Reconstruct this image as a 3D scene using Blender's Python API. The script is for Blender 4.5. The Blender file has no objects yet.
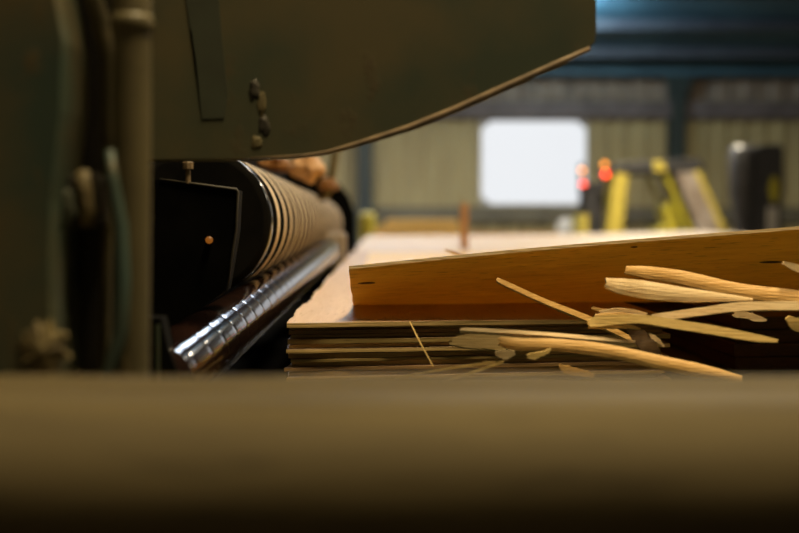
import bpy, bmesh, math, random
from mathutils import Vector, Matrix, noise as mnoise

random.seed(11)
sc = bpy.context.scene
COL = sc.collection

# ------------------------------------------------------------------ camera
CAM = Vector((0.0, 0.0, 1.2))
F = 799 * 50.0 / 36.0
YAW = math.atan(21.5 / F)          # vanishing point of the machine axis sits at px 378
PITCH = -math.atan(42.5 / F)       # horizon at py 224
cam_d = bpy.data.cameras.new('camera')
cam = bpy.data.objects.new('camera', cam_d)
COL.objects.link(cam)
cam.location = CAM
cam.rotation_euler = (math.pi / 2 + PITCH, 0, -YAW)
cam_d.lens = 50
cam_d.sensor_width = 36
cam_d.clip_start = 0.02
cam_d.clip_end = 100
cam_d.dof.use_dof = True
cam_d.dof.focus_distance = 1.0
cam_d.dof.aperture_fstop = 4.0
sc.camera = cam
CR = cam.rotation_euler.to_matrix()

# ------------------------------------------------------------------ world, exposure
w = bpy.data.worlds.new('world')
sc.world = w
w.use_nodes = True
bg = w.node_tree.nodes['Background']
bg.inputs[0].default_value = (1.0, 0.80, 0.50, 1)
bg.inputs[1].default_value = 0.042
sc.view_settings.view_transform = 'Standard'
sc.view_settings.look = 'None'
sc.view_settings.gamma = 1
sc.view_settings.use_curve_mapping = False
sc.view_settings.exposure = 0.0


def P(px, py, Y):
    """world point seen at a pixel, on the plane at distance Y along the machine axis"""
    d = CR @ Vector(((px - 399.5) / F, -(py - 266.5) / F, -1))
    return CAM + d * (Y / d.y)


# ------------------------------------------------------------------ materials
def new_mat(name):
    m = bpy.data.materials.new(name)
    m.use_nodes = True
    nt = m.node_tree
    return m, nt, nt.nodes['Principled BSDF']


def mixcol(nt, fac, a, b):
    r = nt.nodes.new('ShaderNodeMix')
    r.data_type = 'RGBA'
    for s, v in ((r.inputs[0], fac), (r.inputs[6], a), (r.inputs[7], b)):
        if hasattr(v, 'links'):
            nt.links.new(v, s)
        elif isinstance(v, (int, float)):
            s.default_value = v
        else:
            s.default_value = (*v, 1)
    return r.outputs[2]


def noise_fac(nt, scale, vec_scale=(1, 1, 1), lo=0.35, hi=0.65, detail=5, off=(0, 0, 0)):
    tc = nt.nodes.new('ShaderNodeTexCoord')
    mp = nt.nodes.new('ShaderNodeMapping')
    mp.inputs['Scale'].default_value = vec_scale
    mp.inputs['Location'].default_value = off
    nt.links.new(tc.outputs['Object'], mp.inputs[0])
    n = nt.nodes.new('ShaderNodeTexNoise')
    n.inputs['Scale'].default_value = scale
    n.inputs['Detail'].default_value = detail
    nt.links.new(mp.outputs[0], n.inputs['Vector'])
    r = nt.nodes.new('ShaderNodeMapRange')
    r.inputs[1].default_value = lo
    r.inputs[2].default_value = hi
    nt.links.new(n.outputs['Fac'], r.inputs[0])
    return r.outputs[0]


def bump(nt, b, fac, strength=0.3, dist=0.002):
    n = nt.nodes.new('ShaderNodeBump')
    n.inputs['Strength'].default_value = strength
    n.inputs['Distance'].default_value = dist
    nt.links.new(fac, n.inputs['Height'])
    nt.links.new(n.outputs[0], b.inputs['Normal'])


def simple(name, col, rough=0.6, metal=0.0, col2=None, scale=20, vs=(1, 1, 1), emis=None, estr=0, lo=.35, hi=.65, bmp=0, spec=None):
    m, nt, b = new_mat(name)
    b.inputs['Roughness'].default_value = rough
    b.inputs['Metallic'].default_value = metal
    if spec is not None:
        b.inputs['Specular IOR Level'].default_value = spec
    b.inputs['Base Color'].default_value = (*col, 1)
    f = noise_fac(nt, scale, vs, lo, hi)
    nt.links.new(mixcol(nt, f, col, col2 if col2 else tuple(c * .75 for c in col)), b.inputs['Base Color'])
    if bmp:
        bump(nt, b, f, 0.5, bmp)
    if emis:
        b.inputs['Emission Color'].default_value = (*emis, 1)
        b.inputs['Emission Strength'].default_value = estr
    return m


def wood(name, a, b_, c, grain=(1, 1, 1), scale=30, rough=0.55, translucent=0.0, tcol=None, spec=0.3):
    """streaked wood: long grain noise plus sparse darker streaks"""
    m, nt, b = new_mat(name)
    f1 = noise_fac(nt, scale, grain, .3, .7, 6)
    f2 = noise_fac(nt, scale * 2.7, grain, .58, .75, 4, (3.1, 1.7, .4))
    c1 = mixcol(nt, f1, a, b_)
    c2 = mixcol(nt, f2, c1, c)
    nt.links.new(c2, b.inputs['Base Color'])
    b.inputs['Roughness'].default_value = rough
    b.inputs['Specular IOR Level'].default_value = spec
    bump(nt, b, f1, 0.25, 0.0015)
    if translucent:
        t = nt.nodes.new('ShaderNodeBsdfTranslucent')
        if tcol:
            nt.links.new(mixcol(nt, f1, tcol, tuple(v * .7 for v in tcol)), t.inputs[0])
        mx = nt.nodes.new('ShaderNodeMixShader')
        mx.inputs[0].default_value = translucent
        nt.links.new(b.outputs[0], mx.inputs[1])
        nt.links.new(t.outputs[0], mx.inputs[2])
        nt.links.new(mx.outputs[0], nt.nodes['Material Output'].inputs[0])
    return m


def glow(name, col, s):
    m, nt, b = new_mat(name)
    b.inputs['Base Color'].default_value = (.02, .02, .02, 1)
    b.inputs['Emission Color'].default_value = (*col, 1)
    b.inputs['Emission Strength'].default_value = s
    return m


def painted(name, a, b_, chip, rough=0.55, scale=9):
    m, nt, b = new_mat(name)
    f1 = noise_fac(nt, scale, (1, 1, 1), .38, .62, 6)
    f2 = noise_fac(nt, scale * 4.5, (1, 1, .6), .60, .70, 6, (1.3, 7.7, 2.1))
    f3 = noise_fac(nt, scale * .5, (1, 1, .35), .52, .66, 4, (5.2, .6, 9.1))
    c = mixcol(nt, f1, a, b_)
    c = mixcol(nt, f3, c, tuple(v * .45 for v in a))
    c = mixcol(nt, f2, c, chip)
    nt.links.new(c, b.inputs['Base Color'])
    b.inputs['Roughness'].default_value = rough
    bump(nt, b, f2, .2, .0008)
    return m


M = {}
M['green'] = painted('green machine paint', (.046, .060, .036), (.098, .080, .034), (.085, .062, .028))
M['cheek'] = painted('stained machine paint', (.050, .078, .056), (.125, .100, .045), (.13, .095, .04), scale=12)
M['green_teal'] = painted('teal machine paint', (.050, .085, .072), (.055, .065, .042), (.10, .08, .04))
M['green_dirty'] = painted('dirty machine paint', (.135, .108, .046), (.090, .074, .034), (.16, .125, .055), scale=14)
M['lit_rim_bolt'] = simple('lit plate rim and bolt', (.24, .165, .09), .6, 0, (.12, .08, .045), 60)  # brown of the plate rim catching light; the bolt shares it
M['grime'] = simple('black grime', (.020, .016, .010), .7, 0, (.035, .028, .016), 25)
M['shade_tone'] = simple('dull brown shade and casting lump', (.048, .056, .032), .7, 0, (.036, .040, .022), 30)  # painted shade for the plate's dark band; the casting lump shares it
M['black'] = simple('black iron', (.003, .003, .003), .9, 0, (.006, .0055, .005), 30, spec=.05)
M['gloss_black'] = simple('glossy black rubber', (.006, .006, .007), .16, 0, (.012, .011, .010), 30)
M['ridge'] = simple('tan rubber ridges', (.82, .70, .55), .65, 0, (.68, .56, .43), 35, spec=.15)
M['chrome'] = simple('dark polished rubber', (.018, .008, .006), .10, 0.0, (.010, .005, .004), 22, spec=.55)
M['steel'] = simple('dull steel', (.22, .20, .17), .45, .6, (.12, .10, .08), 40)
M['lit_edge'] = simple('faintly lit cover edge', (.06, .05, .035), .6, .0, (.03, .025, .018), 40)  # lighter tone painted for the faintly lit cover edges
M['glue'] = simple('dried glue', (.20, .155, .065), .6, 0, (.11, .08, .035), 90, bmp=.002)
M['sheet_top'] = wood('veneer top', (.56, .39, .25), (.50, .335, .205), (.38, .235, .13), (9, .8, 9), 12)
VE = [((.52, .34, .13), (.40, .25, .09), (.16, .09, .03)),
      ((.40, .28, .10), (.27, .18, .06), (.10, .06, .02)),
      ((.62, .44, .19), (.46, .30, .11), (.2, .11, .04)),
      ((.34, .20, .08), (.22, .13, .05), (.09, .05, .02))]
for i, (a, b_, c) in enumerate(VE):
    M['ply%d' % i] = wood('veneer %d' % i, a, b_, c, (1.2, 5, 40), 14)
M['curl'] = wood('amber veneer', (.95, .64, .11), (.85, .52, .07), (.34, .17, .025), (1.3, 9, 14), 14, .45, .21, (.97, .66, .12))
M['sliver_pale'] = wood('pale splinter', (.90, .70, .42), (.76, .53, .27), (.50, .30, .12), (3, 14, 70), 10, .5)
M['sliver_tan'] = wood('tan splinter', (.86, .55, .21), (.68, .38, .11), (.40, .20, .06), (3, 14, 70), 10, .5)
M['sliver_yellow'] = wood('yellow splinter', (.90, .66, .27), (.76, .51, .17), (.48, .28, .09), (3, 14, 70), 10, .5)
M['sliver_brown'] = wood('brown splinter', (.13, .075, .03), (.08, .045, .02), (.04, .022, .01), (5, 5, 30), 14, .6)
M['beam'] = wood('weathered timber', (.106, .080, .034), (.070, .052, .022), (.042, .031, .013), (1.2, 9, 9), 5, .8)
M['far_veneer'] = wood('pale pink veneer', (.72, .58, .45), (.62, .48, .36), (.52, .36, .25), (4, .5, 4), 4, .55)
M['table'] = simple('dark green bench', (.010, .022, .016), .6, 0, (.018, .028, .018), 12)
M['concrete'] = simple('concrete floor', (.16, .14, .11), .7, 0, (.10, .085, .07), 2)
M['cladding'] = simple('olive cladding', (.42, .37, .20), .55, 0, (.33, .28, .15), 1.2, (3, 3, .5), lo=.3, hi=.7)
M['cladding_top'] = simple('brown cladding', (.34, .275, .215), .6, 0, (.16, .13, .11), 2.5, (3, 3, .5), lo=.3, hi=.7)
M['girt'] = simple('grey violet steel', (.15, .13, .14), .6, 0, (.10, .088, .092), 3)
M['girt_low'] = simple('grey green steel', (.15, .14, .10), .6, 0, (.10, .095, .07), 3)
M['column'] = simple('blue green steel', (.022, .040, .040), .5, 0, (.015, .028, .034), 3)
M['roof'] = simple('blue roof sheet', (.045, .115, .165), .6, 0, (.032, .085, .125), 1.5, (1, 1, 1))
M['purlin'] = simple('brown purlin', (.06, .07, .09), .6, 0, (.045, .05, .07), 3)
M['window_glow'] = glow('daylight pane', (.81, .835, .87), 1.0)
M['window_side'] = glow('hidden daylight pane', (.70, .82, 1.0), 3.0)
M['skylight'] = glow('skylight', (.70, .82, 1.0), 10.0)
M['frame_white'] = simple('window frame', (.55, .55, .5), .5)
M['yellow'] = simple('yellow paint', (.50, .40, .06), .45, 0, (.38, .29, .045), 6)
M['lime'] = simple('lime yellow paint', (.42, .38, .03), .5, 0, (.34, .28, .02), 6)
M['dark_grey'] = simple('dark grey metal', (.035, .032, .034), .5, 0, (.02, .02, .02), 6)
M['mid_grey'] = simple('grey dusty metal', (.34, .29, .25), .5, .1, (.22, .17, .13), 5)
M['pale_grey'] = simple('pale grey metal', (.48, .46, .42), .4, 0, (.38, .36, .33), 5)
M['tyre'] = simple('tyre', (.015, .015, .015), .8)
M['shiny_black'] = simple('shiny black plastic', (.035, .035, .038), .33, 0, (.045, .045, .05), 8)
M['amber_lamp'] = glow('amber lamp', (1, .30, .015), 4.5)
M['red_lamp'] = glow('red lamp', (1, .06, .02), 7)
M['led'] = glow('orange indicator', (1, .30, .03), .22)
M['stake'] = wood('stake', (.68, .36, .16), (.52, .26, .10), (.32, .16, .06), (8, 8, 1), 10)
M['plank'] = wood('yellow planks', (.95, .70, .28), (.85, .58, .20), (.66, .40, .12), (1, 6, 12), 4)
M['scrap'] = wood('tan scrap', (.66, .43, .26), (.48, .27, .13), (.22, .11, .05), (3, 3, 3), 14, .6)
M['scrap_dark'] = wood('brown scrap', (.34, .17, .06), (.20, .09, .03), (.07, .035, .015), (3, 3, 3), 18, .6)
M['lamp_warm'] = glow('warm tube', (1, .84, .60), 6)


# ------------------------------------------------------------------ builders
def link(name, me, loc, mat, parent, mats=None):
    o = bpy.data.objects.new(name, me)
    for m in (mats or [mat]):
        me.materials.append(m)
    COL.objects.link(o)
    if parent is not None:
        o.parent = parent
    else:
        o.location = loc
    return o


def world_loc(o):
    v = Vector((0, 0, 0))
    while o is not None:
        v += o.location
        o = o.parent
    return v


def obj(name, bm, mat, parent=None, loc=None, smooth=False, mats=None, bevel=0, segs=2):
    """bm is in world coordinates; the mesh is stored around the thing's own base"""
    bmesh.ops.recalc_face_normals(bm, faces=bm.faces)
    if parent is not None:
        base = world_loc(parent)
    elif loc is not None:
        base = Vector(loc)
    else:
        xs = [v.co.x for v in bm.verts]; ys = [v.co.y for v in bm.verts]; zs = [v.co.z for v in bm.verts]
        base = Vector(((min(xs) + max(xs)) / 2, (min(ys) + max(ys)) / 2, min(zs)))
    bmesh.ops.translate(bm, verts=bm.verts, vec=-base)
    me = bpy.data.meshes.new(name)
    bm.to_mesh(me)
    bm.free()
    if smooth:
        for p in me.polygons:
            p.use_smooth = True
    o = link(name, me, base, mat, parent, mats)
    if bevel:
        b = o.modifiers.new('bevel', 'BEVEL')
        b.width = bevel
        b.segments = segs
        b.limit_method = 'ANGLE'
    return o


def tag(o, label, cat, group=None):
    o['label'] = label
    o['category'] = cat
    if group:
        o['group'] = group
    return o


def thing(name, label, cat, loc, group=None):
    o = bpy.data.objects.new(name, None)
    COL.objects.link(o)
    o.location = loc
    o.empty_display_size = .05
    return tag(o, label, cat, group)


def struct(o):
    o['kind'] = 'structure'
    return o


def box(bm, lo, hi):
    v = [bm.verts.new((x, y, z)) for x in (lo[0], hi[0]) for y in (lo[1], hi[1]) for z in (lo[2], hi[2])]
    for f in ((0, 1, 3, 2), (4, 6, 7, 5), (0, 4, 5, 1), (2, 3, 7, 6), (0, 2, 6, 4), (1, 5, 7, 3)):
        bm.faces.new([v[i] for i in f])
    return bm


def nb():
    return bmesh.new()


def boxm(lo, hi):
    return box(nb(), lo, hi)


def prism(pts, dy):
    """outline (world points on one Y plane) given depth along Y"""
    bm = nb()
    a = [bm.verts.new(p) for p in pts]
    b = [bm.verts.new(p + Vector((0, dy, 0))) for p in pts]
    n = len(a)
    bm.faces.new(a)
    bm.faces.new(b[::-1])
    for i in range(n):
        bm.faces.new((a[i], b[i], b[(i + 1) % n], a[(i + 1) % n]))
    bmesh.ops.triangulate(bm, faces=[f for f in bm.faces if len(f.verts) > 4])
    return bm


def pix(poly, Y):
    return [P(x, y, Y) for x, y in poly]


def lathe(profile, base, axis='Z', seg=48, bm=None, cap=True, matfn=None):
    """profile: list of (radius, distance along the axis)"""
    bm = bm or nb()
    rings = []
    for r, h in profile:
        ring = []
        for k in range(seg):
            a = 2 * math.pi * k / seg
            c, s = math.cos(a) * r, math.sin(a) * r
            if axis == 'Z':
                p = (base[0] + c, base[1] + s, base[2] + h)
            elif axis == 'Y':
                p = (base[0] + c, base[1] + h, base[2] + s)
            else:
                p = (base[0] + h, base[1] + c, base[2] + s)
            ring.append(bm.verts.new(p))
        rings.append(ring)
    for i in range(len(rings) - 1):
        for k in range(seg):
            f = bm.faces.new((rings[i][k], rings[i][(k + 1) % seg], rings[i + 1][(k + 1) % seg], rings[i + 1][k]))
            if matfn:
                f.material_index = matfn(i)
    if cap:
        f = bm.faces.new(rings[0][::-1])
        f.material_index = 0
        f = bm.faces.new(rings[-1])
        f.material_index = 0
    return bm


def tube(pts, rads, seg=12, bm=None):
    bm = bm or nb()
    pts = [Vector(p) for p in pts]
    if not isinstance(rads, (list, tuple)):
        rads = [rads] * len(pts)
    rings = []
    for i, p in enumerate(pts):
        t = (pts[min(i + 1, len(pts) - 1)] - pts[max(i - 1, 0)]).normalized()
        up = Vector((0, 1, 0)) if abs(t.y) < .9 else Vector((1, 0, 0))
        u = t.cross(up).normalized()
        v = t.cross(u).normalized()
        rings.append([bm.verts.new(p + (u * math.cos(a) + v * math.sin(a)) * rads[i])
                      for a in [2 * math.pi * k / seg for k in range(seg)]])
    for i in range(len(rings) - 1):
        for k in range(seg):
            bm.faces.new((rings[i][k], rings[i][(k + 1) % seg], rings[i + 1][(k + 1) % seg], rings[i + 1][k]))
    bm.faces.new(rings[0][::-1])
    bm.faces.new(rings[-1])
    return bm


def spline(pts, n):
    """Catmull-Rom through vectors of any length"""
    out = []
    k = len(pts)
    for i in range(k - 1):
        p0, p1, p2, p3 = pts[max(i - 1, 0)], pts[i], pts[i + 1], pts[min(i + 2, k - 1)]
        for j in range(n):
            t = j / n
            out.append([.5 * (2 * b + (c - a) * t + (2 * a - 5 * b + 4 * c - d) * t * t + (3 * b - a - 3 * c + d) * t ** 3)
                        for a, b, c, d in zip(p0, p1, p2, p3)])
    out.append(list(pts[-1]))
    return out


def sliver(path, thick=.0025, cup=0.0, jag=.08, n=10, lean=0.0, seed=1):
    """a split strip of wood. path: (px, py, Y, width in px); the strip's broad face is turned to the front,
    leaning back by 'lean' radians, cupped across by 'cup' of its width, with a torn irregular outline"""
    rows = spline([tuple(map(float, p)) for p in path], n)
    bm = nb()
    rnd = random.Random(seed)
    cs = []
    for i, (px, py, Y, wd) in enumerate(rows):
        a, b = rows[max(i - 1, 0)], rows[min(i + 1, len(rows) - 1)]
        t = (P(b[0], b[1], b[2]) - P(a[0], a[1], a[2])).normalized()
        nrm = Vector((-t.z, 0, t.x)).normalized()
        if nrm.z < 0:
            nrm = -nrm
        nrm = (nrm * math.cos(lean) + Vector((0, 1, 0)) * math.sin(lean)).normalized()
        dep = t.cross(nrm).normalized()
        if dep.y < 0:
            dep = -dep
        W = wd / F * Y
        c = P(px, py, Y)
        u = W * (.5 + jag * .5 * mnoise.noise(Vector((i * .13, seed * 7.3, 0))) + jag * .22 * mnoise.noise(Vector((i * .9, seed * 3.1, 5))))
        l = W * (.5 + jag * .5 * mnoise.noise(Vector((i * .13, seed * 7.3, 9))) + jag * .22 * mnoise.noise(Vector((i * .9, seed * 3.1, 14))))
        ring = []
        for s in (-1, -.5, 0, .5, 1):
            hgt = u if s > 0 else l
            ring.append(c + nrm * (hgt * s) + dep * (cup * W * s * s - thick / 2))
        for s in (1, .5, 0, -.5, -1):
            hgt = u if s > 0 else l
            ring.append(c + nrm * (hgt * s) + dep * (cup * W * s * s + thick / 2))
        if i in (0, len(rows) - 1):
            off = [rnd.uniform(-.1, .4) * W * (-1 if i == 0 else 1) for _ in range(5)]
            ring = [p + t * (off[q] if q < 5 else off[9 - q]) for q, p in enumerate(ring)]
        cs.append([bm.verts.new(p) for p in ring])
    m = len(cs[0])
    for i in range(len(cs) - 1):
        for k in range(m):
            bm.faces.new((cs[i][k], cs[i][(k + 1) % m], cs[i + 1][(k + 1) % m], cs[i + 1][k]))
    bm.faces.new(cs[0][::-1])
    bm.faces.new(cs[-1])
    return bm


def corrugated(x0, x1, z0, z1, y, pitch=.36, depth=.06):
    """trapezoid sheet standing in the XZ plane, ribs vertical, with real thickness"""
    bm = nb()
    xs = []
    x = x0
    k = 0
    prof = [(0, 0), (.38, 0), (.5, 1), (.88, 1)]
    while x < x1:
        for f, d in prof:
            xx = x + f * pitch
            if xx <= x1:
                xs.append((xx, d))
        x += pitch
    xs.append((x1, 0))
    loops = []
    for dy in (0, .01):
        loops.append([(bm.verts.new((xx, y - d * depth + dy, z0)), bm.verts.new((xx, y - d * depth + dy, z1))) for xx, d in xs])
    for j, L in enumerate(loops):
        for i in range(len(L) - 1):
            bm.faces.new((L[i][0], L[i + 1][0], L[i + 1][1], L[i][1]))
    a, b = loops
    for i in range(len(a) - 1):
        bm.faces.new((a[i][1], a[i + 1][1], b[i + 1][1], b[i][1]))
        bm.faces.new((a[i][0], b[i][0], b[i + 1][0], a[i + 1][0]))
    return bm


def join(bms):
    out = nb()
    for b in bms:
        me = bpy.data.meshes.new('tmp')
        b.to_mesh(me)
        b.free()
        out.from_mesh(me)
        bpy.data.meshes.remove(me)
    return out


# ------------------------------------------------------------------ unseen lamps added to light the hall
def added_lamp(x, y, z, length, energy, color, label, wd=.35):
    t = thing('added_light', label, 'added light', (x, y, z), 'strip lights added out of view')
    obj('added_housing', boxm((x - wd / 2, y - length / 2, z + .02), (x + wd / 2, y + length / 2, z + .09)), M['pale_grey'], t, bevel=.01)
    obj('added_diffuser', boxm((x - wd / 2 + .02, y - length / 2 + .02, z), (x + wd / 2 - .02, y + length / 2 - .02, z + .018)), M['lamp_warm'], t)
    for s in (-1, 1):
        zz = 3.83 + .2126 * (20 - y) - z
        obj('added_hanger', tube([(x, y + s * length * .4, z + .09), (x, y + s * length * .4, z + min(zz, 9.0))], .006, 6), M['steel'], t)
    L = bpy.data.lights.new('strip light', 'AREA')
    L.shape = 'RECTANGLE'
    L.size = wd
    L.size_y = length
    L.energy = energy
    L.color = color
    lo = bpy.data.objects.new('lamp_light', L)
    COL.objects.link(lo)
    lo.parent = t
    lo.location = (0, 0, -.005)
    return t


# key: added strip beyond and to the right, high over the far stacks
added_lamp(1.35, 4.2, 3.5, 1.0, 36, (1, .80, .55), 'added strip light over the far veneer, beyond the curled sheet', .4)
added_lamp(3.2, 13.0, 4.4, 2.4, 420, (1, .86, .62), 'added strip light in front of the window wall, right of the window', .6)
added_lamp(-1.5, 14.0, 4.4, 2.4, 260, (1, .86, .62), 'added strip light in front of the window wall, left of the window', .6)
added_lamp(.3, 8.0, 4.2, 1.6, 70, (1, .82, .56), 'added strip light over the far end of the pale veneer', .5)
added_lamp(3.1, 3.4, 2.7, 1.2, 46, (1, .84, .60), 'added strip light low at the right, beside the near veneer stack', .4)
added_lamp(.55, .40, 3.6, 1.0, 95, (1, .78, .42), 'added strip light above the foreground timber beam', .4)

up = thing('added_uplight', 'cool light added out of view to brighten the blue roof', 'floodlight', (2.85, 16.4, 4.28))  # unseen lamp added so the roof picks up cool light
obj('added_case', boxm((2.67, 16.28, 4.18), (3.03, 16.52, 4.27)), M['dark_grey'], up, bevel=.01)
obj('added_hanger', tube([(2.85, 16.27, 4.22), (2.85, 16.27, 4.72)], .008, 6), M['steel'], up)
UL = bpy.data.lights.new('flood', 'AREA')
UL.shape = 'RECTANGLE'; UL.size = .3; UL.size_y = .25; UL.energy = 150; UL.color = (.62, .88, 1.0)
uo = bpy.data.objects.new('lamp_light', UL)
COL.objects.link(uo)
uo.parent = up
uo.location = (0, 0, .0)
uo.rotation_euler = (math.radians(128), 0, math.radians(-25))

# ------------------------------------------------------------------ setting
YW = 20.0
def Z(py, Y=YW): return P(378, py, Y).z
def X(px, Y=YW): return P(px, 224, Y).x

struct(obj('floor', boxm((-11, -5, -.12), (13, 21, 0)), M['concrete']))
wx0, wx1, wz0, wz1 = X(479), X(587), Z(206), Z(119)
hx0, hx1, hz0, hz1 = X(165), X(315), Z(146), Z(84)
zt = Z(99)
struct(obj('wall_back', join([
    corrugated(-11, hx0, 0, zt, YW), corrugated(hx0, hx1, 0, hz0, YW),
    corrugated(hx1, wx0, 0, zt, YW), corrugated(wx0, wx1, 0, wz0, YW), corrugated(wx0, wx1, wz1, zt, YW),
    corrugated(wx1, 13, 0, zt, YW)]), M['cladding']))
struct(obj('trim_1', join([corrugated(-11, hx0, zt, 3.95, YW + .02, .5), corrugated(hx1, 13, zt, 3.95, YW + .02, .5)]), M['cladding_top']))


def window(name, x0, x1, z0, z1, pane):
    fw = .035
    o = struct(obj(name, join([boxm((x0, YW - .07, z0), (x0 + fw, YW + .06, z1)), boxm((x1 - fw, YW - .07, z0), (x1, YW + .06, z1)),
                               boxm((x0, YW - .07, z0), (x1, YW + .06, z0 + fw)), boxm((x0, YW - .07, z1 - fw), (x1, YW + .06, z1))]),
                   M['frame_white']))
    rr = .17
    for sx, cx in ((1, x0 + fw), (-1, x1 - fw)):
        for sz, cz in ((1, z0 + fw), (-1, z1 - fw)):
            pts = [Vector((cx, YW - .06, cz))]
            for k in range(9):
                a = math.pi / 2 * k / 8
                pts.append(Vector((cx + sx * rr * (1 - math.sin(a)), YW - .06, cz + sz * rr * (1 - math.cos(a)))))
            obj('corner', prism(pts, .04), M['frame_white'], o)
    obj('pane', boxm((x0 + fw - .01, YW - .01, z0 + fw - .01), (x1 - fw + .01, YW + .01, z1 - fw + .01)), pane, o)
    return o


window('window_1', wx0, wx1, wz0, wz1, M['window_glow'])
window('window_2', hx0, hx1, hz0, hz1, M['window_side'])

# steel girts across the wall
struct(obj('trim_2', boxm((-11, YW - .22, Z(119)), (13, YW - .07, Z(101))), M['girt']))
struct(obj('trim_3', boxm((-11, YW - .2, Z(222)), (13, YW - .07, Z(207))), M['girt_low']))
struct(obj('trim_4', boxm((-11, YW - .5, Z(78)), (13, YW - .05, Z(64))), M['roof']))


def column(name, x, wd):
    y = YW - .45
    d = .32
    bm = join([boxm((x - wd / 2, y - .0, 0), (x + wd / 2, y + .02, 3.9)), boxm((x - wd / 2, y + d - .02, 0), (x + wd / 2, y + d, 3.9)),
               boxm((x - .012, y + .02, 0), (x + .012, y + d - .02, 3.9)),
               prism([Vector((x - wd / 2, y - .001, 3.4)), Vector((x + wd / 2, y - .001, 3.4)), Vector((x + wd * 1.4, y - .001, 4.0)), Vector((x - wd * 1.4, y - .001, 4.0))], .02)])
    return struct(obj(name, bm, M['column']))


column('trim_5', X(365), .27)
column('trim_6', X(671), .24)
column('trim_7', X(671) + X(671) - X(365), .24)
column('trim_8', X(365) - X(671) + X(365), .27)

# roof rising from the eaves towards the ridge overhead
def roof_z(y): return 3.93 + .2126 * (20 - y)
def roofpiece(x0, x1, y0, y1, t=.06, lift=0):
    bm = nb()
    v = []
    for y in (y0, y1):
        for x in (x0, x1):
            for d in (0, t):
                v.append(bm.verts.new((x, y, roof_z(y) + d + lift)))
    for f in ((0, 2, 6, 4), (1, 5, 7, 3), (0, 4, 5, 1), (2, 3, 7, 6), (0, 1, 3, 2), (4, 6, 7, 5)):
        bm.faces.new([v[i] for i in f])
    return bm
s2x0, s2x1, s2y0, s2y1 = -1.2, 1.5, 13.6, 16.6
struct(obj('ceiling', join([roofpiece(-11, 13, 4, s2y0), roofpiece(-11, 13, s2y1, 20.6), roofpiece(-11, s2x0, s2y0, s2y1), roofpiece(s2x1, 13, s2y0, s2y1)]), M['roof']))
struct(obj('window_3', roofpiece(s2x0, s2x1, s2y0, s2y1, .02, .03), M['skylight']))
for i, y in enumerate((18.8, 17.6, 16.4)):
    struct(obj('trim_%d' % (9 + i), boxm((-11, y - .04, roof_z(y) - .17), (13, y + .04, roof_z(y) - .01)), M['purlin']))

# ------------------------------------------------------------------ the machine
YP = .80                                            # front plate of the end frame
mach = thing('roller_machine', 'green cast machine with a ribbed roller and worn arm, filling the left', 'machine', (-.30, 1.0, 0))
plate = obj('side_plate', prism(pix([(-260, -120), (596, -120), (596.5, 30), (595, 42), (588, 49), (560, 62), (500, 89), (455, 109), (410, 127), (372, 139), (345, 147),
                                     (325, 152), (300, 155.5), (250, 158.5), (150, 159.5), (-260, 160)], YP), .035), M['green'], mach, bevel=.004)
# brownish strip painting the light caught along the slanted lower edge
rim = [(250, 158), (300, 155.3), (325, 152), (345, 147), (372, 139), (410, 127), (455, 109), (500, 89), (560, 62), (590, 48)]
obj('lit_rim', tube([P(x, y + .5, YP - .001) for x, y in rim], [.0006, .0009, .0012, .0018, .0022, .0026, .0028, .0028, .0026, .0016], 8), M['lit_rim_bolt'], mach, smooth=True)
# lumps of dried glue on the plate
def lump(px, py, Y, r, seed, mat, parent, name='glue_drip', flat=.16):
    bm = nb()
    bmesh.ops.create_icosphere(bm, subdivisions=3, radius=1)
    c = P(px, py, Y)
    for v in bm.verts:
        n = 1 + .55 * mnoise.noise(v.co * 1.7 + Vector((seed, 0, 0))) + .25 * mnoise.noise(v.co * 4 + Vector((0, seed, 0)))
        v.co = Vector((v.co.x * r[0] * n, v.co.y * r[0] * flat * n, v.co.z * r[1] * n)) + c
    return obj(name, bm, mat, parent, smooth=True)
lump(254, 90, YP, (.0045, .007), 3, M['grime'], mach)
lump(262, 104, YP, (.003, .009), 5, M['green_dirty'], mach)
lump(264, 126, YP, (.0035, .007), 7, M['grime'], mach)
lump(257, 143, YP, (.004, .005), 9, M['green_dirty'], mach)
obj('shade_tone', prism(pix([(178, -60), (214, -60), (222, 40), (228, 96), (224, 118), (202, 119), (196, 60)], YP - .0006), .004), M['shade_tone'], mach)  # soft shadow band on the plate, made as a thin dark strip

# left column of the frame: flat cheek, recess, ribs
YC = .54
obj('cheek_panel', prism(pix([(-420, -200), (40, -200), (52, -20), (62, 40), (60, 110), (50, 200), (48, 300), (54, 600), (-420, 600)], YC), .05), M['cheek'], mach, bevel=.012, segs=4)
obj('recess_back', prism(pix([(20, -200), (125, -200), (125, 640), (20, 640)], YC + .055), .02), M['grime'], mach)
obj('rib', tube([P(x, y, YC + .045) for x, y in ((88, -160), (84, -30), (101, 22), (108, 60), (107, 120), (109, 180), (106, 260), (104, 420), (104, 640))],
                [0.0049, 0.0049, 0.0049, 0.0037, 0.0037, 0.0037, 0.0033, 0.0033, 0.0033], 12), M['green_dirty'], mach, smooth=True)
pipe = obj('pipe', tube([P(132, y, YC + .03) for y in (-200, 18, 30, 38, 100, 180, 260, 320, 380, 640)],
                        [0.0098, 0.0098, 0.0098, 0.0094, 0.0097, 0.0095, 0.0092, 0.0090, 0.0089, 0.0089], 24), M['green_dirty'], mach, smooth=True)
obj('collar', lathe([(.0098, 0), (.0110, .002), (.0112, .006), (.0100, .009)], P(132, 33, YC + .03), 'Z', 28), M['green_dirty'], pipe, smooth=True)
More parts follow.
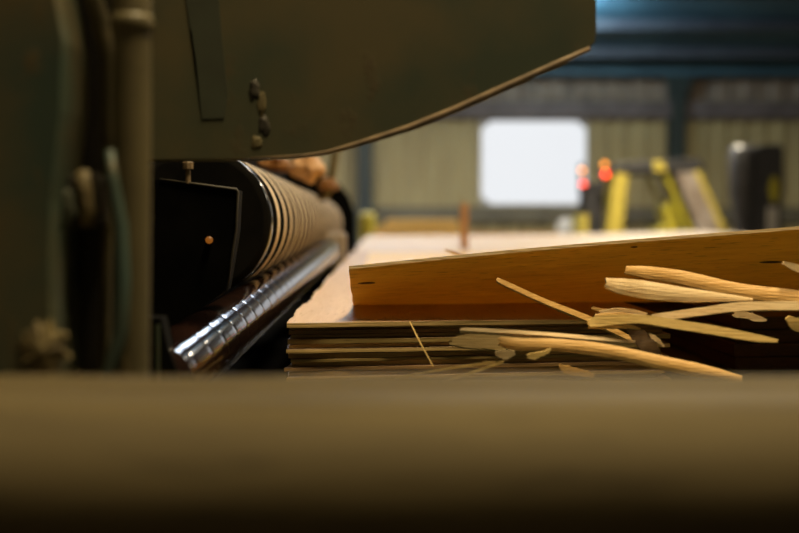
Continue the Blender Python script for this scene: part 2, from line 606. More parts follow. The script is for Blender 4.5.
obj('teal_rail', tube([P(x, y, YC + .02) for x, y in ((110, 150), (114, 185), (121, 225), (123, 280), (121, 330), (112, 365), (96, 400), (80, 460))],
                      [0.0023, 0.0030, 0.0036, 0.0039, 0.0038, 0.0034, 0.0033, 0.0033], 14), M['green_teal'], mach, smooth=True)
lug = obj('lug', prism(pix([(54, 176), (98, 173), (103, 182), (103, 226), (58, 230), (50, 206)], YC + .028), .03), M['grime'], mach, bevel=.003)
obj('lug_bar', tube([P(x, y, YC + .024) for x, y in ((83, 170), (85, 190), (87, 210), (88, 226))], [0.0034, 0.0038, 0.0038, 0.0034], 12), M['glue'], lug, smooth=True)
lump(60, 208, YC + .02, (.007, .009), 21, M['shade_tone'], mach, 'casting_lump')
# splash of dried glue low on the cheek
bm = nb()
c = P(44, 350, YC - .001)
ctr = bm.verts.new(c + Vector((0, -.004, 0)))
ring = []
rnd = random.Random(4)
for k in range(40):
    a = 2 * math.pi * k / 40
    r = .0095 + .006 * rnd.random()
    ring.append(bm.verts.new(c + Vector((math.cos(a) * r * .85, rnd.uniform(-.0015, .0005), math.sin(a) * r * 1.0))))
back = [bm.verts.new(v.co + Vector((0, .004, 0))) for v in ring]
for k in range(40):
    bm.faces.new((ctr, ring[k], ring[(k + 1) % 40]))
    bm.faces.new((ring[k], back[k], back[(k + 1) % 40], ring[(k + 1) % 40]))
bm.faces.new(back)
obj('glue_splash', bm, M['glue'], mach)
obj('column_foot', join([boxm((-.48, .60, 0), (-.145, .78, 1.06)), boxm((-.52, .56, 0), (-.12, .95, .06))]), M['green'], mach, bevel=.006)

# dark bracket that hides the near end of the small roller
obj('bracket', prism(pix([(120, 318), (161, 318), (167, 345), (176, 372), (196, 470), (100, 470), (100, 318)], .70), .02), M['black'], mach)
obj('bracket_strip', prism(pix([(156, 325), (159, 325), (160, 470), (156, 470)], .697), .006), M['green'], mach)

# ribbed roller
K = 1.18
RX, RZ, RR = P(197, 222, K).x, P(197, 222, K).z, .0665 * K
prof, idx = [], []
pitch = .078 * K
y0, y1 = K, 3.0 * K
prof += [(RR * .90, 0), (RR * .985, .004), (RR, .010), (RR, .022), (RR * .965, .026)]
idx += [0, 2, 2, 2]
y = .026
k = 0
while y < y1 - y0 - .06:
    g, dp = .044 * K, .008
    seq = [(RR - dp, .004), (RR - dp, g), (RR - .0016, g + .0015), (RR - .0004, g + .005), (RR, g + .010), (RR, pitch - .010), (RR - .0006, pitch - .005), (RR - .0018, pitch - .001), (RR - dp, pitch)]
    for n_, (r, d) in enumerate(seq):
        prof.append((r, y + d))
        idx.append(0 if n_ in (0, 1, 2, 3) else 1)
    y += pitch
prof += [(RR, y1 - y0 - .01), (RR * .9, y1 - y0)]
idx += [1, 0]
roll = obj('ribbed_roller', lathe(prof, (RX, y0, RZ), 'Y', 128, matfn=lambda i: idx[min(i, len(idx) - 1)]), None, mach, smooth=False, mats=[M['black'], M['ridge'], M['gloss_black']])
for p in roll.data.polygons:
    p.use_smooth = abs(p.normal.y) < .97
obj('shaft', lathe([(.022, -.04), (.022, .0), (.022, 2.5), (.022, 2.7)], (RX, y0, RZ), 'Y', 24), M['black'], roll, smooth=False)

# lower roller, glossy with shallow cross grooves; it climbs a little towards its far end
def cyl_between(profile, A, B, seg=96):
    """lathe whose axis runs from A to B; profile: (radius, distance)"""
    bm = lathe(profile, (0, 0, 0), 'Y', seg)
    q = Vector((0, 1, 0)).rotation_difference((B - A).normalized())
    for v in bm.verts:
        v.co = q @ v.co + A
    return bm
KS = .86
SA = P(184.5, 362, .95 * KS)
SDIR = (Vector(((398 - 378) / F, 1, (224 - 196) / F))).normalized()
SR = 38 / F * .95 * KS
prof = []
yy = -.11
while yy < 1.62:
    ph = (yy % .060) / .060
    prof.append((SR + .00003 * math.cos(2 * math.pi * ph) + .000035 * mnoise.noise(Vector((yy * 90, 0, 3))) - .00026 * math.exp(-((ph - .5) / .06) ** 2), yy + .11))
    yy += .0034
S0, S1 = SA - SDIR * .11, SA + SDIR * 1.62
SX, SZ = S1.x, S1.z
sr = obj('lower_roller', cyl_between(prof, S0, S1), M['chrome'], mach, smooth=True)
obj('journal', cyl_between([(.018, 0), (.018, .5)], S1 - SDIR * .01, S1 + SDIR, 20), M['steel'], sr)
obj('bearing_block', boxm((SX - .045, 2.62, SZ - .05), (SX + .035, 2.76, SZ + .04)), M['mid_grey'], mach, bevel=.006)
obj('bearing_arm', boxm((SX - .16, 2.76, SZ - .06), (SX + .02, 2.82, SZ + .04)), M['black'], mach)

# cover plate over the near bearing
Yc = .915
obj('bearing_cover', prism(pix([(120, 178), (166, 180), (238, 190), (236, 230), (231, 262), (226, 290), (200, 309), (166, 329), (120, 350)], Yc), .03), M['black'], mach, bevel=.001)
obj('lit_cover_edge', tube([P(x, y, Yc - .001) for x, y in ((160, 179), (200, 184.5), (236.5, 189.5), (238, 192), (236, 230), (231, 262), (227, 292))],
                       [.0006, .0011, .0012, .0011, .0010, .0010, .0006], 8), M['lit_edge'], mach, smooth=True)  # strip lighter than the cover, standing in for its faintly lit edges
bl = obj('bolt', lathe([(.0022, -.012), (.0022, .0), (.0044, .0), (.0046, .005), (.0020, .008)], P(188, 169, Yc), 'Z', 8), M['lit_rim_bolt'], mach)
obj('indicator_lamp', lathe([(.0030, 0), (.0030, .002), (.002, .004)], P(209, 240, Yc - .004), 'Y', 16), M['led'], mach, smooth=True)

# unseen covers added to keep the inside dark, frame at the far end
obj('shade_cover', boxm((-.52, .84, .35), (-.50, 3.96, 1.62)), M['black'], mach)
obj('shade_hood', join([boxm((-.50, .84, 1.58), (RX - .02, 3.92, 1.61))]), M['black'], mach)
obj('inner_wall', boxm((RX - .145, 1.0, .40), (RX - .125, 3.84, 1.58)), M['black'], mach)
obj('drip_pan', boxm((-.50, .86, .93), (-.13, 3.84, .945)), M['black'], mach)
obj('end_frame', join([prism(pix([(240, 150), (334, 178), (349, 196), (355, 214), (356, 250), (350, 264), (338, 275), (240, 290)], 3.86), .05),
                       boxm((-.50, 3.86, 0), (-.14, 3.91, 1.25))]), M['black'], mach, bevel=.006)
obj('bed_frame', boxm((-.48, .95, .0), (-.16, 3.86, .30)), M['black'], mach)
obj('hose', tube([P(x, y, 2.6) for x, y in ((339, 90), (337, 130), (334, 160), (331, 182), (326, 196), (312, 200))], .010, 12), M['green_dirty'], mach, smooth=True)

# torn scraps lying on the crown of the ribbed roller
def scrap(pts, Y, dy, seed, mat, label):
    bm = nb()
    bmesh.ops.create_icosphere(bm, subdivisions=4, radius=1)
    c = P(*pts[0], Y)
    ax, az = pts[1][0] / F * Y, pts[1][1] / F * Y
    for v in bm.verts:
        n = 1 + .35 * mnoise.noise(v.co * 1.6 + Vector((seed, 0, 0))) + .16 * mnoise.noise(v.co * 5 + Vector((0, seed, 0)))
        v.co = Vector((v.co.x * ax * n, v.co.y * dy * n, v.co.z * az * n)) + c + Vector((0, 0, -.12 * v.co.x * az))
    return tag(obj('wood_scrap', bm, mat, smooth=True), label, 'wood scrap', 'scraps lying on the ribbed roller')
scrap(((306, 167), (17, 15)), 2.15, .06, 2.0, M['scrap'], 'pale tan crumpled scrap on top of the ribbed roller')
scrap(((276, 164), (17, 7)), 1.9, .06, 6.5, M['scrap_dark'], 'flat brown scrap on the ribbed roller just under the arm')
scrap(((328, 184), (10, 7)), 2.6, .05, 9.1, M['scrap_dark'], 'small dark scrap on the ribbed roller, farthest of the three')

# ------------------------------------------------------------------ bench and veneer stack
TZ = 1.048
tb = thing('steel_bench', 'dark green steel bench under the near veneer stack', 'bench', (.5, 2.2, 0))
obj('bench_top', boxm((-.075, .58, TZ - .03), (1.5, 3.75, TZ)), M['table'], tb, bevel=.003)
for x in (-.03, 1.44):
    for yv in (.66, 3.66):
        obj('leg', boxm((x - .03, yv - .03, 0), (x + .03, yv + .03, TZ - .03)), M['table'], tb)

NS = 16
top_z = P(288, 322, .99).z
th0 = (top_z - TZ) / NS


def sheet(i, zb, t, xl, xr, yf, yb, skew, rise, seed, mat, label, topmat=None):
    """thin veneer sheet with wavering outline; the right part of the near edge bows up by 'rise'"""
    rnd = random.Random(seed)
    nx, ny = 40, 60
    bm = nb()
    grid = [[], []]
    for s in (0, 1):
        for a in range(nx + 1):
            row = []
            u = a / nx
            for b in range(ny + 1):
                v = (b / ny) ** 1.6
                x = xl + (xr - xl) * u
                yfr = yf + skew * u + .004 * mnoise.noise(Vector((u * 9, seed * 3.3, 0)))
                y = yfr + (yb - yfr) * v
                xo = (.005 * mnoise.noise(Vector((y * 7, seed * 1.7, 2))) + .003 * mnoise.noise(Vector((y * 30, seed * 1.7, 5)))) * (1 - u)
                z = zb + s * t + rise * u * (1 - v) ** 2
                row.append(bm.verts.new((x + xo, y, z)))
            grid[s].append(row)
    for s in (0, 1):
        for a in range(nx):
            for b in range(ny):
                f = bm.faces.new((grid[s][a][b], grid[s][a + 1][b], grid[s][a + 1][b + 1], grid[s][a][b + 1]))
                f.material_index = 1 if s else 0
    def side(A, B):
        for k in range(len(A) - 1):
            bm.faces.new((A[k], A[k + 1], B[k + 1], B[k]))
    side([r[0] for r in grid[0]], [r[0] for r in grid[1]])
    side([r[-1] for r in grid[0]], [r[-1] for r in grid[1]])
    side(grid[0][0], grid[1][0])
    side(grid[0][-1], grid[1][-1])
    return tag(obj('veneer_sheet', bm, None, mats=[mat, topmat or mat]), label, 'veneer sheet', 'veneer sheets of the near stack')


tops = ['topmost flat', 'second from the top', 'third from the top', 'fourth from the top', 'fifth from the top', 'sixth from the top', 'seventh from the top', 'eighth from the top']
bots = ['lowest', 'second from the bottom', 'third from the bottom', 'fourth from the bottom', 'fifth from the bottom', 'sixth from the bottom', 'seventh from the bottom', 'eighth from the bottom']
ordn = bots + tops[::-1]
zb = TZ
pal = [0, 1, 0, 2, 1, 3, 2, 1, 0, 2, 0, 1, 2, 3, 0, 2]
wts = [1, 1, 1.1, .8, 1.2, .9, 1.1, .7, 1.3, 1.0, .9, 1.2, .8, .9, .8, 1.0]
ws = sum(wts)
for i in range(NS):
    t = (top_z - TZ) * wts[i] / ws
    r = random.Random(40 + i)
    off = r.uniform(-.004, .008) if i < NS - 1 else -.004
    sheet(i, zb, t * (r.uniform(.72, .92) if i < NS - 1 else .96), -.0805 + r.uniform(-.001, .004), .272 + r.uniform(-.012, .004), .985 + off, 3.62 + r.uniform(-.02, .02), .045, .0, 7 + i, M['ply%d' % pal[i]],
          '%s veneer sheet in the near stack, lying flat' % ordn[i], M['sheet_top'])
    zb += t

# curled sheet on top, near edge lifted
bm = nb()
nx, ny = 60, 50
zf = top_z
tk = .0028
G = [[], []]
pl, pr = P(349, 270, .985), P(1150, 197, .985)
for s in (0, 1):
    for a in range(nx + 1):
        u = a / nx
        row = []
        x = pl.x + (pr.x - pl.x) * u
        edge_h = (pl.z - zf) + (pr.z - pl.z) * u + .0014 * math.sin(u * 7)
        for b in range(ny + 1):
            yv = .985 + (3.3 - .985) * (b / ny) ** 2.2
            yc = 1.185 + .10 * u                       # line where it comes to rest
            q = max(0.0, (yc - yv) / (yc - .985))
            h = edge_h * (.35 * q + .65 * q ** 2.2)
            row.append(bm.verts.new((x + (.0015 * mnoise.noise(Vector((yv * 20, 0, 0))) if a == 0 else 0), yv, zf + .0006 + h + s * tk)))
        G[s].append(row)
for s in (0, 1):
    for a in range(nx):
        for b in range(ny):
            bm.faces.new((G[s][a][b], G[s][a + 1][b], G[s][a + 1][b + 1], G[s][a][b + 1]))
def side(bm, A, B):
    for k in range(len(A) - 1):
        bm.faces.new((A[k], A[k + 1], B[k + 1], B[k]))
side(bm, [r[0] for r in G[0]], [r[0] for r in G[1]])
side(bm, [r[-1] for r in G[0]], [r[-1] for r in G[1]])
side(bm, G[0][0], G[1][0])
side(bm, G[0][-1], G[1][-1])
cs = tag(obj('veneer_sheet', bm, M['curl'], smooth=True), 'amber veneer sheet curling up along its near edge, on top of the stack', 'veneer sheet', 'veneer sheets of the near stack')
cs.data.materials.append(M['sliver_pale'])
for p in cs.data.polygons:
    if p.normal.y < -.9:
        p.material_index = 1
es = cs.modifiers.new('edge', 'EDGE_SPLIT')
es.split_angle = math.radians(50)
# dark knots on its underside
from mathutils.bvhtree import BVHTree
tree = BVHTree.FromPolygons([v.co + cs.location for v in cs.data.vertices], [list(p.vertices) for p in cs.data.polygons])
for px, py, a, b in ((366, 283, .0090, .0011), (634, 247, .0034, .0008), (770, 262, .012, .0012)):
    hit, nn, _, _ = tree.ray_cast(CAM, (P(px, py, 1) - CAM).normalized())
    kb = nb()
    bmesh.ops.create_icosphere(kb, subdivisions=2, radius=1)
    for v in kb.verts:
        v.co = Vector((v.co.x * a, v.co.y * b * 3, v.co.z * b)) + hit
    obj('knot', kb, M['sliver_brown'], cs, smooth=True)

# second lower stack on the right of the bench
for i in range(4):
    r = random.Random(90 + i)
    x0 = P(735, 320, 1.15).x + r.uniform(-.004, .006)
    tag(obj('offcut_board', boxm((x0, 1.15 + r.uniform(-.01, .01), TZ + .014 * i + .0002), (1.0, 2.6, TZ + .014 * (i + 1) - .0008)), M['sliver_brown'], bevel=.001),
        ['lowest', 'second', 'third', 'uppermost'][i] + ' brown board of the small pile right of the veneer stack', 'board', 'boards piled right of the stack')

# ------------------------------------------------------------------ splinters
def splinter(path, mat, label, name='wood_splinter', cat='splinter', **kw):
    return tag(obj(name, sliver(path, **kw), M[mat], smooth=False), label, cat, 'splinters heaped before the stack')


splinter([(497, 280, .93, 3), (505, 284, .93, 5), (545, 302, .94, 5), (590, 320, .95, 6), (632, 340, .965, 5)], 'sliver_tan', 'thin straight splinter slanting down in front of the curled sheet', seed=1, lean=.4, thick=.004)
splinter([(628, 270, .93, 8), (645, 272, .93, 12), (680, 277, .92, 14), (740, 290, .91, 14), (800, 298, .90, 15), (850, 305, .9, 12)], 'sliver_tan', 'broad tan strip at right, upper one of the pair', seed=2, cup=.12, thick=.003, lean=.3)
splinter([(607, 283, .90, 10), (622, 286, .90, 16), (650, 290, .89, 18), (690, 295, .89, 14), (730, 298, .89, 7), (752, 300, .89, 3)], 'sliver_pale', 'broad pale strip with a rounded end, lower one of the pair', seed=3, cup=.12, thick=.003, lean=.3)
splinter([(651, 318, .89, 6), (662, 317, .89, 8), (700, 312, .885, 8), (740, 307, .88, 9), (800, 306, .88, 9), (850, 308, .88, 8)], 'sliver_pale', 'pale cream strip reaching the right under the broad pair', seed=4, thick=.004, lean=.3)
splinter([(590, 324, .88, 7), (600, 321, .88, 11), (630, 319, .875, 9), (660, 322, .87, 9), (710, 330, .865, 9), (750, 337, .86, 8), (776, 341, .86, 3)], 'sliver_yellow', 'yellowish jointed strip with a frayed left end', seed=5, thick=.005, lean=.2, jag=.14)
splinter([(595, 316, .885, 3), (612, 315, .883, 6), (640, 317, .88, 5), (655, 318, .88, 2)], 'sliver_pale', 'short frayed sliver on the left end of the yellowish strip', seed=6, thick=.003)
splinter([(588, 327, .882, 3), (604, 326, .88, 6), (626, 326, .876, 5), (640, 329, .874, 2)], 'sliver_yellow', 'frayed lower tongue on the left end of the yellowish strip', seed=31, thick=.004)
splinter([(600, 312, .89, 2), (622, 310, .888, 4), (646, 314, .885, 3)], 'sliver_pale', 'small cream sliver lying over the frayed left end', seed=32, thick=.003)
splinter([(460, 331, .885, 2), (475, 331, .885, 4), (540, 335, .88, 4), (600, 340, .88, 4), (634, 343, .88, 3)], 'sliver_pale', 'long thin pale splinter in front of the stack edge', seed=7, thick=.005, lean=.6)
splinter([(452, 342, .90, 10), (470, 341, .90, 17), (495, 342, .90, 16), (520, 344, .90, 10), (548, 345, .90, 6)], 'ply1', 'dull olive veneer flake below the long thin splinter', seed=8, thick=.003, lean=.5, jag=.5)
splinter([(500, 341, .872, 9), (520, 344, .872, 13), (560, 345, .868, 13), (610, 351, .862, 13), (660, 362, .852, 14), (700, 370, .845, 13), (740, 379, .84, 8)], 'sliver_tan', 'long tan strip bending down to the timber beam', seed=9, thick=.003, cup=.15, lean=.25, jag=.12)
splinter([(395, 377, .86, 1.5), (440, 370, .862, 2.2), (480, 364, .865, 2.5), (504, 361, .866, 2)], 'sliver_yellow', 'hair-thin fibre in front of the stack, upper of two', seed=10, thick=.0015, n=6)
splinter([(440, 382, .855, 1.5), (470, 373, .857, 2.4), (503, 362, .860, 2)], 'sliver_yellow', 'hair-thin fibre in front of the stack, lower of two', seed=11, thick=.0015, n=6)
splinter([(410, 322, .955, 1.2), (420, 342, .94, 1.6), (433, 366, .93, 1.4)], 'sliver_yellow', 'single upright fibre hanging over the stack face', seed=12, thick=.0012, n=6)
splinter([(560, 366, .85, 3), (570, 370, .85, 7), (585, 373, .85, 6), (594, 375, .85, 2)], 'sliver_tan', 'small tan chip behind the middle of the timber beam', seed=13, name='wood_chip', cat='chip', thick=.003, jag=.9, n=5)
splinter([(496, 354, .865, 4), (505, 354, .865, 8), (514, 353, .865, 5)], 'sliver_pale', 'small pinkish chip below the olive flake', seed=14, name='wood_chip', cat='chip', thick=.003, jag=.9, n=5)
splinter([(528, 356, .858, 3), (536, 355, .858, 7), (545, 352, .858, 6), (550, 349, .858, 3)], 'sliver_yellow', 'small curled chip tucked under the long tan strip', seed=15, name='wood_chip', cat='chip', thick=.003, jag=.9, n=5)
splinter([(628, 326, .90, 6), (636, 333, .90, 14), (648, 346, .89, 16), (660, 362, .89, 10)], 'sliver_brown', 'dark brown flake standing behind the yellowish strip', seed=16, thick=.003)
splinter([(650, 334, .892, 2), (656, 339, .89, 5), (664, 346, .89, 2)], 'sliver_pale', 'tiny pale chip beside the dark brown flake', seed=17, name='wood_chip', cat='chip', thick=.002, jag=.9, n=5)
splinter([(734, 314, .93, 5), (744, 315, .93, 8), (756, 318, .93, 6), (766, 320, .93, 2)], 'sliver_pale', 'pinkish chip under the pale cream strip', seed=18, name='wood_chip', cat='chip', thick=.003, jag=.9, n=5)
splinter([(788, 318, .89, 5), (798, 325, .89, 10), (820, 332, .89, 8)], 'sliver_yellow', 'tan chip cut by the right border below the cream strip', seed=19, name='wood_chip', cat='chip', thick=.003, jag=.9, n=5)
splinter([(784, 263, .90, 3), (794, 267, .90, 7), (815, 274, .90, 8), (840, 285, .90, 5)], 'sliver_pale', 'pale sliver poking in at the right border over the curled sheet', seed=20, thick=.004)
splinter([(624, 312, .895, 2), (600, 309, .90, 5), (592, 308, .90, 2)], 'sliver_tan', 'tiny reddish chip above the frayed end', seed=21, name='wood_chip', cat='chip', thick=.002, jag=.9, n=5)
splinter([(446, 250, 1.45, 1.5), (455, 253, 1.40, 3), (470, 259, 1.32, 3)], 'sliver_tan', 'tiny orange sliver sticking up behind the curled sheet', seed=22, thick=.002)
# ------------------------------------------------------------------ timber beam in the foreground
bt = thing('timber_beam', 'blurred brown timber beam across the foreground', 'beam', (0, .42, 0))
zt_ = P(378, 374, .47).z
prof2 = []
R = .055
yb_, yf_ = .47, .366
sec = [(yb_, zt_ - .16), (yb_, zt_ - .004), (yb_ - .004, zt_), (.440, zt_), (.437, zt_ - .0035), (.429, zt_ - .0035), (.425, zt_)]
for k in range(0, 15):
    a = math.radians(90 + 150 * k / 14)
    sec.append((yf_ + .032 + math.cos(a) * .032, zt_ - .032 + math.sin(a) * .032))
sec.append((yf_ + .058, zt_ - .064))
sec.append((yf_ + .058, zt_ - .16))
bm = nb()
nxs = 60
rows = []
for a in range(nxs + 1):
    x = -.7 + 1.4 * a / nxs
    rows.append([bm.verts.new((x, yv, zv + .0012 * mnoise.noise(Vector((x * 9, yv * 5, 1))) + .0006 * mnoise.noise(Vector((x * 40, yv * 30, 4))))) for yv, zv in sec])
for a in range(nxs):
    for k in range(len(sec)):
        k2 = (k + 1) % len(sec)
        bm.faces.new((rows[a][k], rows[a + 1][k], rows[a + 1][k2], rows[a][k2]))
bm.faces.new(rows[0])
bm.faces.new(rows[-1][::-1])
obj('beam', bm, M['beam'], bt, smooth=True)
for x in (-.55, .55):
    obj('post', boxm((x - .045, .428, 0), (x + .045, .465, zt_ - .158)), M['beam'], bt, bevel=.004)

# ------------------------------------------------------------------ mid distance
tag(obj('veneer_stack_far', nb(), M['far_veneer']), 'x', 'x') if False else None
zs = P(378, 236, 9.0).z
nlay = 6
for i in range(nlay):
    t = .028
    z1 = zs - (nlay - 1 - i) * t
    r = random.Random(200 + i)
    bm = nb()
    n = 24
    A, B = [], []
    x0, x1 = -.10 + r.uniform(0, .02), 2.62 + r.uniform(-.03, .03)
    ya, yb2 = 3.86 + r.uniform(0, .02), 9.0 + r.uniform(-.03, .03)
    V = {}
    for s in (0, 1):
        for a in range(n + 1):
            for b in range(n + 1):
                u, v = a / n, b / n
                V[s, a, b] = bm.verts.new((x0 + (x1 - x0) * u, ya + (yb2 - ya) * v, z1 - t + .001 + s * (t - .001) + (.04 * u * u * v * v if s and i == nlay - 1 else 0)))
    for a in range(n):
        for b in range(n):
            for s in (0, 1):
                bm.faces.new((V[s, a, b], V[s, a + 1, b], V[s, a + 1, b + 1], V[s, a, b + 1]))
    for a in range(n):
        for b in (0, n):
            bm.faces.new((V[0, a, b], V[0, a + 1, b], V[1, a + 1, b], V[1, a, b]))
            bm.faces.new((V[0, b, a], V[0, b, a + 1], V[1, b, a + 1], V[1, b, a]))
    tag(obj('wide_veneer', bm, M['far_veneer']),
        ['lowest', 'second', 'third', 'fourth', 'fifth', 'topmost'][i] + ' pale veneer panel of the wide stack beyond the curled sheet', 'veneer panel', 'pale panels of the far stack')
tr = thing('trestle', 'low steel trestle carrying the wide pale veneer stack', 'trestle', (1.2, 6.4, 0))
zz = zs - nlay * .028
obj('trestle_top', boxm((-.05, 3.95, zz - .08), (2.55, 8.9, zz)), M['table'], tr)
for x in (.0, 2.5):
    for yv in (4.05, 8.8):
        obj('leg', boxm((x - .04, yv - .04, 0), (x + .04, yv + .04, zz - .08)), M['table'], tr)

b0 = P(464.5, 256, 4.15)
tag(obj('wooden_stake', boxm((b0.x - .0145, 4.15, zs + .0005), (b0.x + .0145, 4.18, P(464, 203, 4.15).z)), M['stake'], bevel=.002),
    'upright reddish wooden stake standing on the pale veneer', 'stake')

# yellow planks beyond
px0, px1 = P(374, 225, 10.5).x, P(462, 225, 10.5).x
pb = thing('pallet', 'wooden pallet stand under the yellow planks', 'pallet', ((px0 + px1) / 2, 10.9, 0))
zpl = P(400, 236, 10.5).z
for yv in (10.55, 10.9, 11.25):
    obj('bearer', boxm((px0, yv - .06, 0), (px1, yv + .06, zpl - .03)), M['stake'], pb)
obj('deck', boxm((px0, 10.48, zpl - .03), (px1, 11.32, zpl)), M['stake'], pb)
for i in range(3):
    hh = (P(400, 219, 10.5).z - zpl) / 3
    sh = [0, .03, .12][i]
    tag(obj('plank', boxm((px0 + sh, 10.5 + .02 * i, zpl + hh * i + .0005), (px1 - .02 * i, 11.3, zpl + hh * (i + 1) - .002)), M['plank'], bevel=.008),
        ['lowest', 'middle', 'uppermost'][i] + ' yellow plank piled left of the wooden stake', 'plank', 'yellow planks')
# dark board line to the right of the stake
d0, d1 = P(470, 234, 9.6), P(560, 234, 9.6)
bo = thing('low_rack', 'low dark rack beyond the pale stack, right of the wooden stake', 'rack', ((d0.x + d1.x) / 2, 9.6, 0))
obj('rail', boxm((d0.x, 9.55, d0.z - .03), (d1.x, 9.65, d0.z + .012)), M['stake'], bo)
for x in (d0.x + .05, d1.x - .05):
    obj('leg', boxm((x - .03, 9.57, 0), (x + .03, 9.63, d0.z - .03)), M['dark_grey'], bo)

# yellow bollard by the end of the rollers
bx = P(367.5, 225, 12.0)
bo = thing('bollard', 'lime yellow bollard beyond the far end of the ribbed roller', 'bollard', (bx.x, 12.0, 0))
obj('post', lathe([(.085, 0), (.085, P(368, 215, 12).z - .02), (.07, P(368, 213, 12).z - .005), (.03, P(368, 212, 12).z)], (bx.x, 12.0, 0), 'Z', 24), M['lime'], bo, smooth=True)
obj('base_plate', boxm((bx.x - .13, 11.87, 0), (bx.x + .13, 12.13, .012)), M['lime'], bo)

# pale gas cylinder by the wall
gx = P(567, 225, 17.0)
gt = P(567, 216, 17.0).z
gc = thing('gas_cylinder', 'pale grey gas cylinder standing below the bright window', 'gas cylinder', (gx.x, 17.0, 0))
obj('tank', lathe([(.15, 0), (.165, .03), (.165, gt - .16), (.14, gt - .08), (.08, gt - .04), (.04, gt - .03)], (gx.x, 17.0, 0), 'Z', 28), M['pale_grey'], gc, smooth=True)
obj('valve', lathe([(.035, gt - .03), (.04, gt), (.02, gt + .03)], (gx.x, 17.0, 0), 'Z', 12), M['steel'], gc)

# ------------------------------------------------------------------ forklift, side on
YF = 15.5
def fp(px, py, dy=0): return P(px, py, YF) + Vector((0, dy, 0))
fx = lambda px: P(px, 225, YF).x
fz = lambda py: P(378, py, YF).z
fk = thing('forklift', 'yellow and grey forklift parked side on before the wall', 'forklift', (fx(665), YF + .5, 0))
W = 1.05
body = obj('body', prism([Vector((fx(612), YF, .28)), Vector((fx(735), YF, .28)), Vector((fx(742), YF, .62)), Vector((fx(738), YF, fz(242))), Vector((fx(676), YF, fz(240))),
                          Vector((fx(668), YF, .75)), Vector((fx(640), YF, .62)), Vector((fx(634), YF, .98)), Vector((fx(614), YF, .98))], W), M['yellow'], fk, bevel=.03)
for dy in (0, W - .07):
    obj('front_pillar', prism([p + Vector((0, dy, 0)) for p in pix([(606, 240), (622, 240), (629, 166), (616, 166)], YF)], .07), M['yellow'], fk, bevel=.01)
    rp = obj('rear_pillar', prism([p + Vector((0, dy, 0)) for p in pix([(702, 240), (727, 240), (694, 170), (676, 172)], YF)], .07), M['mid_grey'], fk, bevel=.01)
    obj('pillar_edge', prism([p + Vector((0, dy - .012, 0)) for p in pix([(725, 240), (731, 240), (699, 170), (694, 170)], YF)], .09), M['yellow'], rp)
    obj('strut', prism([p + Vector((0, dy + .01, 0)) for p in pix([(692, 240), (697, 240), (668, 174), (664, 174)], YF)], .05), M['lime'], fk)
obj('roof_guard', prism(pix([(612, 164), (640, 161), (700, 158), (706, 170), (672, 173), (616, 173)], YF - .02), W + .04), M['dark_grey'], fk, bevel=.02)
obj('roof_bar', prism(pix([(653, 161), (663, 161), (668, 172), (655, 171)], YF - .06), .06), M['yellow'], fk, bevel=.01)
st = obj('seat', join([prism([p + Vector((0, .25, 0)) for p in pix([(662, 238), (686, 238), (684, 206), (674, 200), (668, 206), (672, 226), (662, 228)], YF)], .5)]), M['lime'], fk, bevel=.02)
obj('steering_wheel', tube([fp(640, 214, .5) + Vector((math.cos(a) * .16, math.sin(a) * .16, math.cos(a) * .08)) for a in [2 * math.pi * k / 24 for k in range(25)]], .014, 8), M['dark_grey'], fk)
mast = obj('mast', join([boxm((fx(590), YF + .2, .08), (fx(597), YF + .28, fz(182))), boxm((fx(590), YF + .77, .08), (fx(597), YF + .85, fz(182))),
                         boxm((fx(599), YF + .22, .08), (fx(607), YF + .30, fz(180))), boxm((fx(599), YF + .75, .08), (fx(607), YF + .83, fz(180))),
                         boxm((fx(590), YF + .2, fz(190)), (fx(606), YF + .85, fz(183))), boxm((fx(592), YF + .2, .5), (fx(606), YF + .85, .62))]), M['dark_grey'], fk, bevel=.008)
obj('carriage', boxm((fx(584), YF + .15, .12), (fx(590), YF + .9, fz(214))), M['yellow'], fk)
for dy in (.25, .68):
    obj('fork', join([boxm((fx(518), YF + dy, .06), (fx(585), YF + dy + .11, .10)), boxm((fx(581), YF + dy, .10), (fx(584), YF + dy + .11, .6))]), M['dark_grey'], fk)
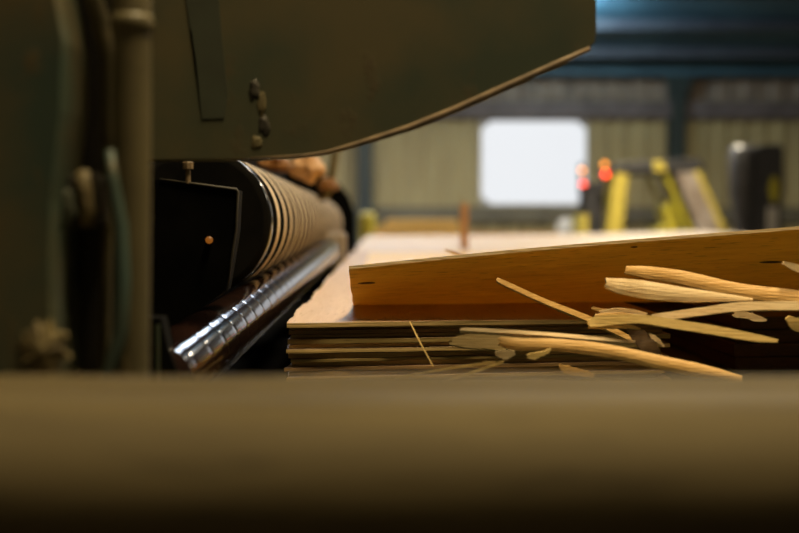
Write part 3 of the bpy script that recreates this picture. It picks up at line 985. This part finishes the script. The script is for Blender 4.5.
for px, r in ((622, .30), (716, .24)):
    for dy in (-.06, W - .14):
        wl = obj('wheel', lathe([(r * .6, 0), (r * .97, .01), (r, .04), (r, .16), (r * .97, .19), (r * .6, .2)], (fx(px), YF + dy, r), 'Y', 36), M['tyre'], fk)
        obj('hub', lathe([(r * .55, -.01), (r * .55, .21)], (fx(px), YF + dy, r), 'Y', 24), M['yellow'], wl)
for (px, py, dy) in ((604, 0, -.02), (586, 0, .3)):
    lb = obj('lamp_bracket', boxm((fx(px) - .03, YF + dy + .06, fz(192)), (fx(px) + .03, YF + dy + .14, fz(162))), M['dark_grey'], fk)
    ya = 165 if px == 604 else 170
    yr = 174 if px == 604 else 183
    q = (604 if px == 604 else 586)
    obj('amber_lamp', lathe([(.032, 0), (.032, .02), (.02, .03)], (fx(q), YF + dy, fz(ya) + .01), 'Y', 20), M['amber_lamp'], fk, smooth=True)
    obj('red_lamp', lathe([(.040 if px == 604 else .03, 0), (.03, .02), (.02, .03)], (fx(q + 1), YF + dy - .005, fz(yr)), 'Y', 20), M['red_lamp'], fk, smooth=True)

# ------------------------------------------------------------------ black machine at the right
YB = 12.0
bxl = lambda px: P(px, 225, YB).x
bz = lambda py: P(378, py, YB).z
bmch = thing('black_machine', 'tall shiny black machine housing with a yellow sticker, at far right', 'machine', (bxl(760), YB + .2, 0))
obj('left_housing', lathe([(.10, .12), (.105, 1.0), (.115, 1.25), (.165, bz(195)), (.172, bz(165)), (.170, bz(150)), (.15, bz(145)), (.06, bz(143))], (bxl(750), YB + .2, 0), 'Z', 32), M['shiny_black'], bmch, smooth=True)
rh = obj('right_housing', prism([Vector((bxl(px), YB + .05, z)) for px, z in ((755, .12), (782, .12), (782, bz(205)), (785, bz(190)), (784, bz(146)), (778, bz(143)), (760, bz(144)), (756, bz(150)))], .34), M['shiny_black'], bmch, bevel=.02)
obj('sticker', prism([Vector((bxl(775) + math.cos(a) * .055, YB + .044, bz(189) + math.sin(a) * .145)) for a in [2 * math.pi * k / 24 for k in range(24)]], .004), M['lime'], rh)
obj('grey_panel', boxm((bxl(768), YB + .035, 1.0), (bxl(779), YB + .05, bz(207))), M['pale_grey'], bmch)
obj('base', boxm((bxl(738), YB - .02, 0), (bxl(788), YB + .46, .12)), M['dark_grey'], bmch, bevel=.01)
